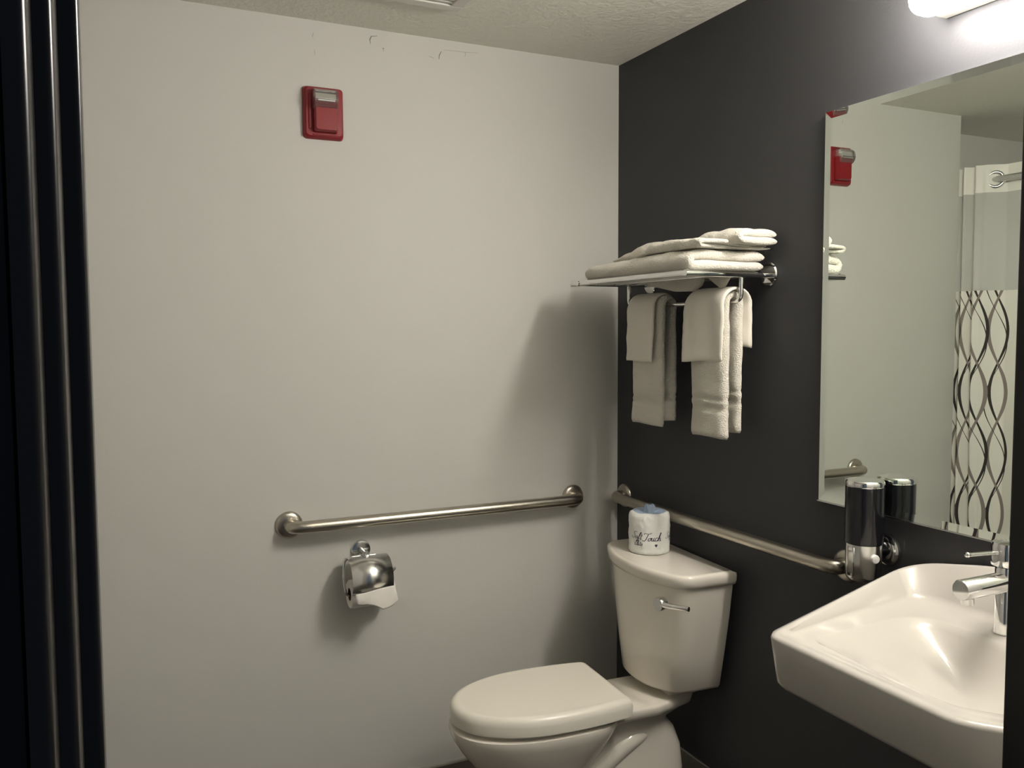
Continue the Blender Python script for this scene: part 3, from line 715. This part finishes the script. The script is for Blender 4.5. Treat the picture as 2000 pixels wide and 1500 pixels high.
po = link('level_window', cyl_patch(ca-.95, ca-.60, .905, .960, .0424), 'window_glass', ba, True); q_ = po.modifiers.new('t', 'SOLIDIFY'); q_.thickness = .001
po = link('window_frame', cyl_patch(ca-1.03, ca-.52, .898, .968, .0421), 'chrome', ba, True); q_ = po.modifiers.new('t', 'SOLIDIFY'); q_.thickness = .0006
ab = ca+.62
link('push_button', lathe_me([(0, -.003), (.0100, -.002), (.0105, .004), (.0095, .0065), (0, .0075)], (dx+math.cos(ab)*.0415, dy+math.sin(ab)*.0415, .945), (math.cos(ab), math.sin(ab), 0), 28), 'button_white', ba, True, 50)
link('bracket', tube_me([(-.010, dy-.012, .957), (dx+.02, dy, .957)], .022, 24), 'black_gloss', ds, True, 60)
link('wall_flange', lathe_me([(.030, .0005), (.0375, .001), (.0385, .006), (.036, .012), (.028, .016), (.020, .016)], (0, dy-.022, .956), (-1, 0, 0), 44), 'chrome', ds, True, 40)

# ================================================================== SHOWER CURTAIN AND ROD (seen in the mirror)
CX, RZc = -1.862, 2.140
rd = thing('shower_curtain_rod', 'brushed metal shower rod reflected in the mirror', 'curtain rod', (CX, -.5, RZc))
link('rod', tube_me([(CX, YA-.004, RZc), (CX, -1.30, RZc)], .0135, 22), 'chrome_satin', rd, True, 60)
link('flange', lathe_me([(.036, .0005), (.037, .006), (.030, .014), (.016, .020)], (CX, YA, RZc), (0, -1, 0), 32), 'chrome_satin', rd, True, 40)
cu = thing('shower_curtain', 'white shower curtain with black and grey wavy lines reflected in the mirror', 'curtain', (CX, -.1, .12))
ys = []; N = 200
prof = []
for k in range(N+1):
    t = k/N; y = -.275+.43*t
    g_ = sstep(-.13, -.06, y)
    x = CX-.036+.074*sstep(-.175, -.105, y) + .020*math.sin((y+.10)*2*PI/.056)*g_
    prof.append((x, y))
arc = [0]
for k in range(1, N+1): arc.append(arc[-1]+math.hypot(prof[k][0]-prof[k-1][0], prof[k][1]-prof[k-1][1]))
def cloth(name, z0, z1, nz_, m):
    V = []; Fc = []; uv = []
    for j in range(nz_+1):
        z = z0+(z1-z0)*j/nz_
        for k in range(N+1):
            x, y = prof[k]; lo = sstep(2.2, .6, z)
            V.append((x+.010*lo*math.sin(y*23+z*2.1), y-.018*lo*(1-k/N), z)); uv.append((arc[k], z))
    for j in range(nz_):
        for k in range(N):
            a = j*(N+1)+k; Fc.append((a, a+1, a+N+2, a+N+1))
    me = bpy.data.meshes.new(name); me.from_pydata(V, [], Fc)
    ul = me.uv_layers.new(name='cloth')
    for lp in me.loops: ul.data[lp.index].uv = uv[lp.vertex_index]
    o = link(name, me, m, cu, True)
    return o
h_ = cloth('header_band', 2.085, 2.205, 4, 'curtain_cloth'); h_['label'] = 'opaque white header band'
s_ = cloth('sheer_window', 1.655, 2.085, 8, 'curtain_sheer'); s_['label'] = 'sheer grey upper panel'
p_ = cloth('printed_panel', .14, 1.655, 40, 'curtain_print'); p_['label'] = 'white panel printed with dark wavy lines'
link('grommet', tube_me([(CX+.020*math.cos(a), -.140+.025*math.cos(a), RZc+math.sin(a)*.032) for a in [2*PI*k/32 for k in range(33)]], .0085, 12, False), 'chrome', cu, True)
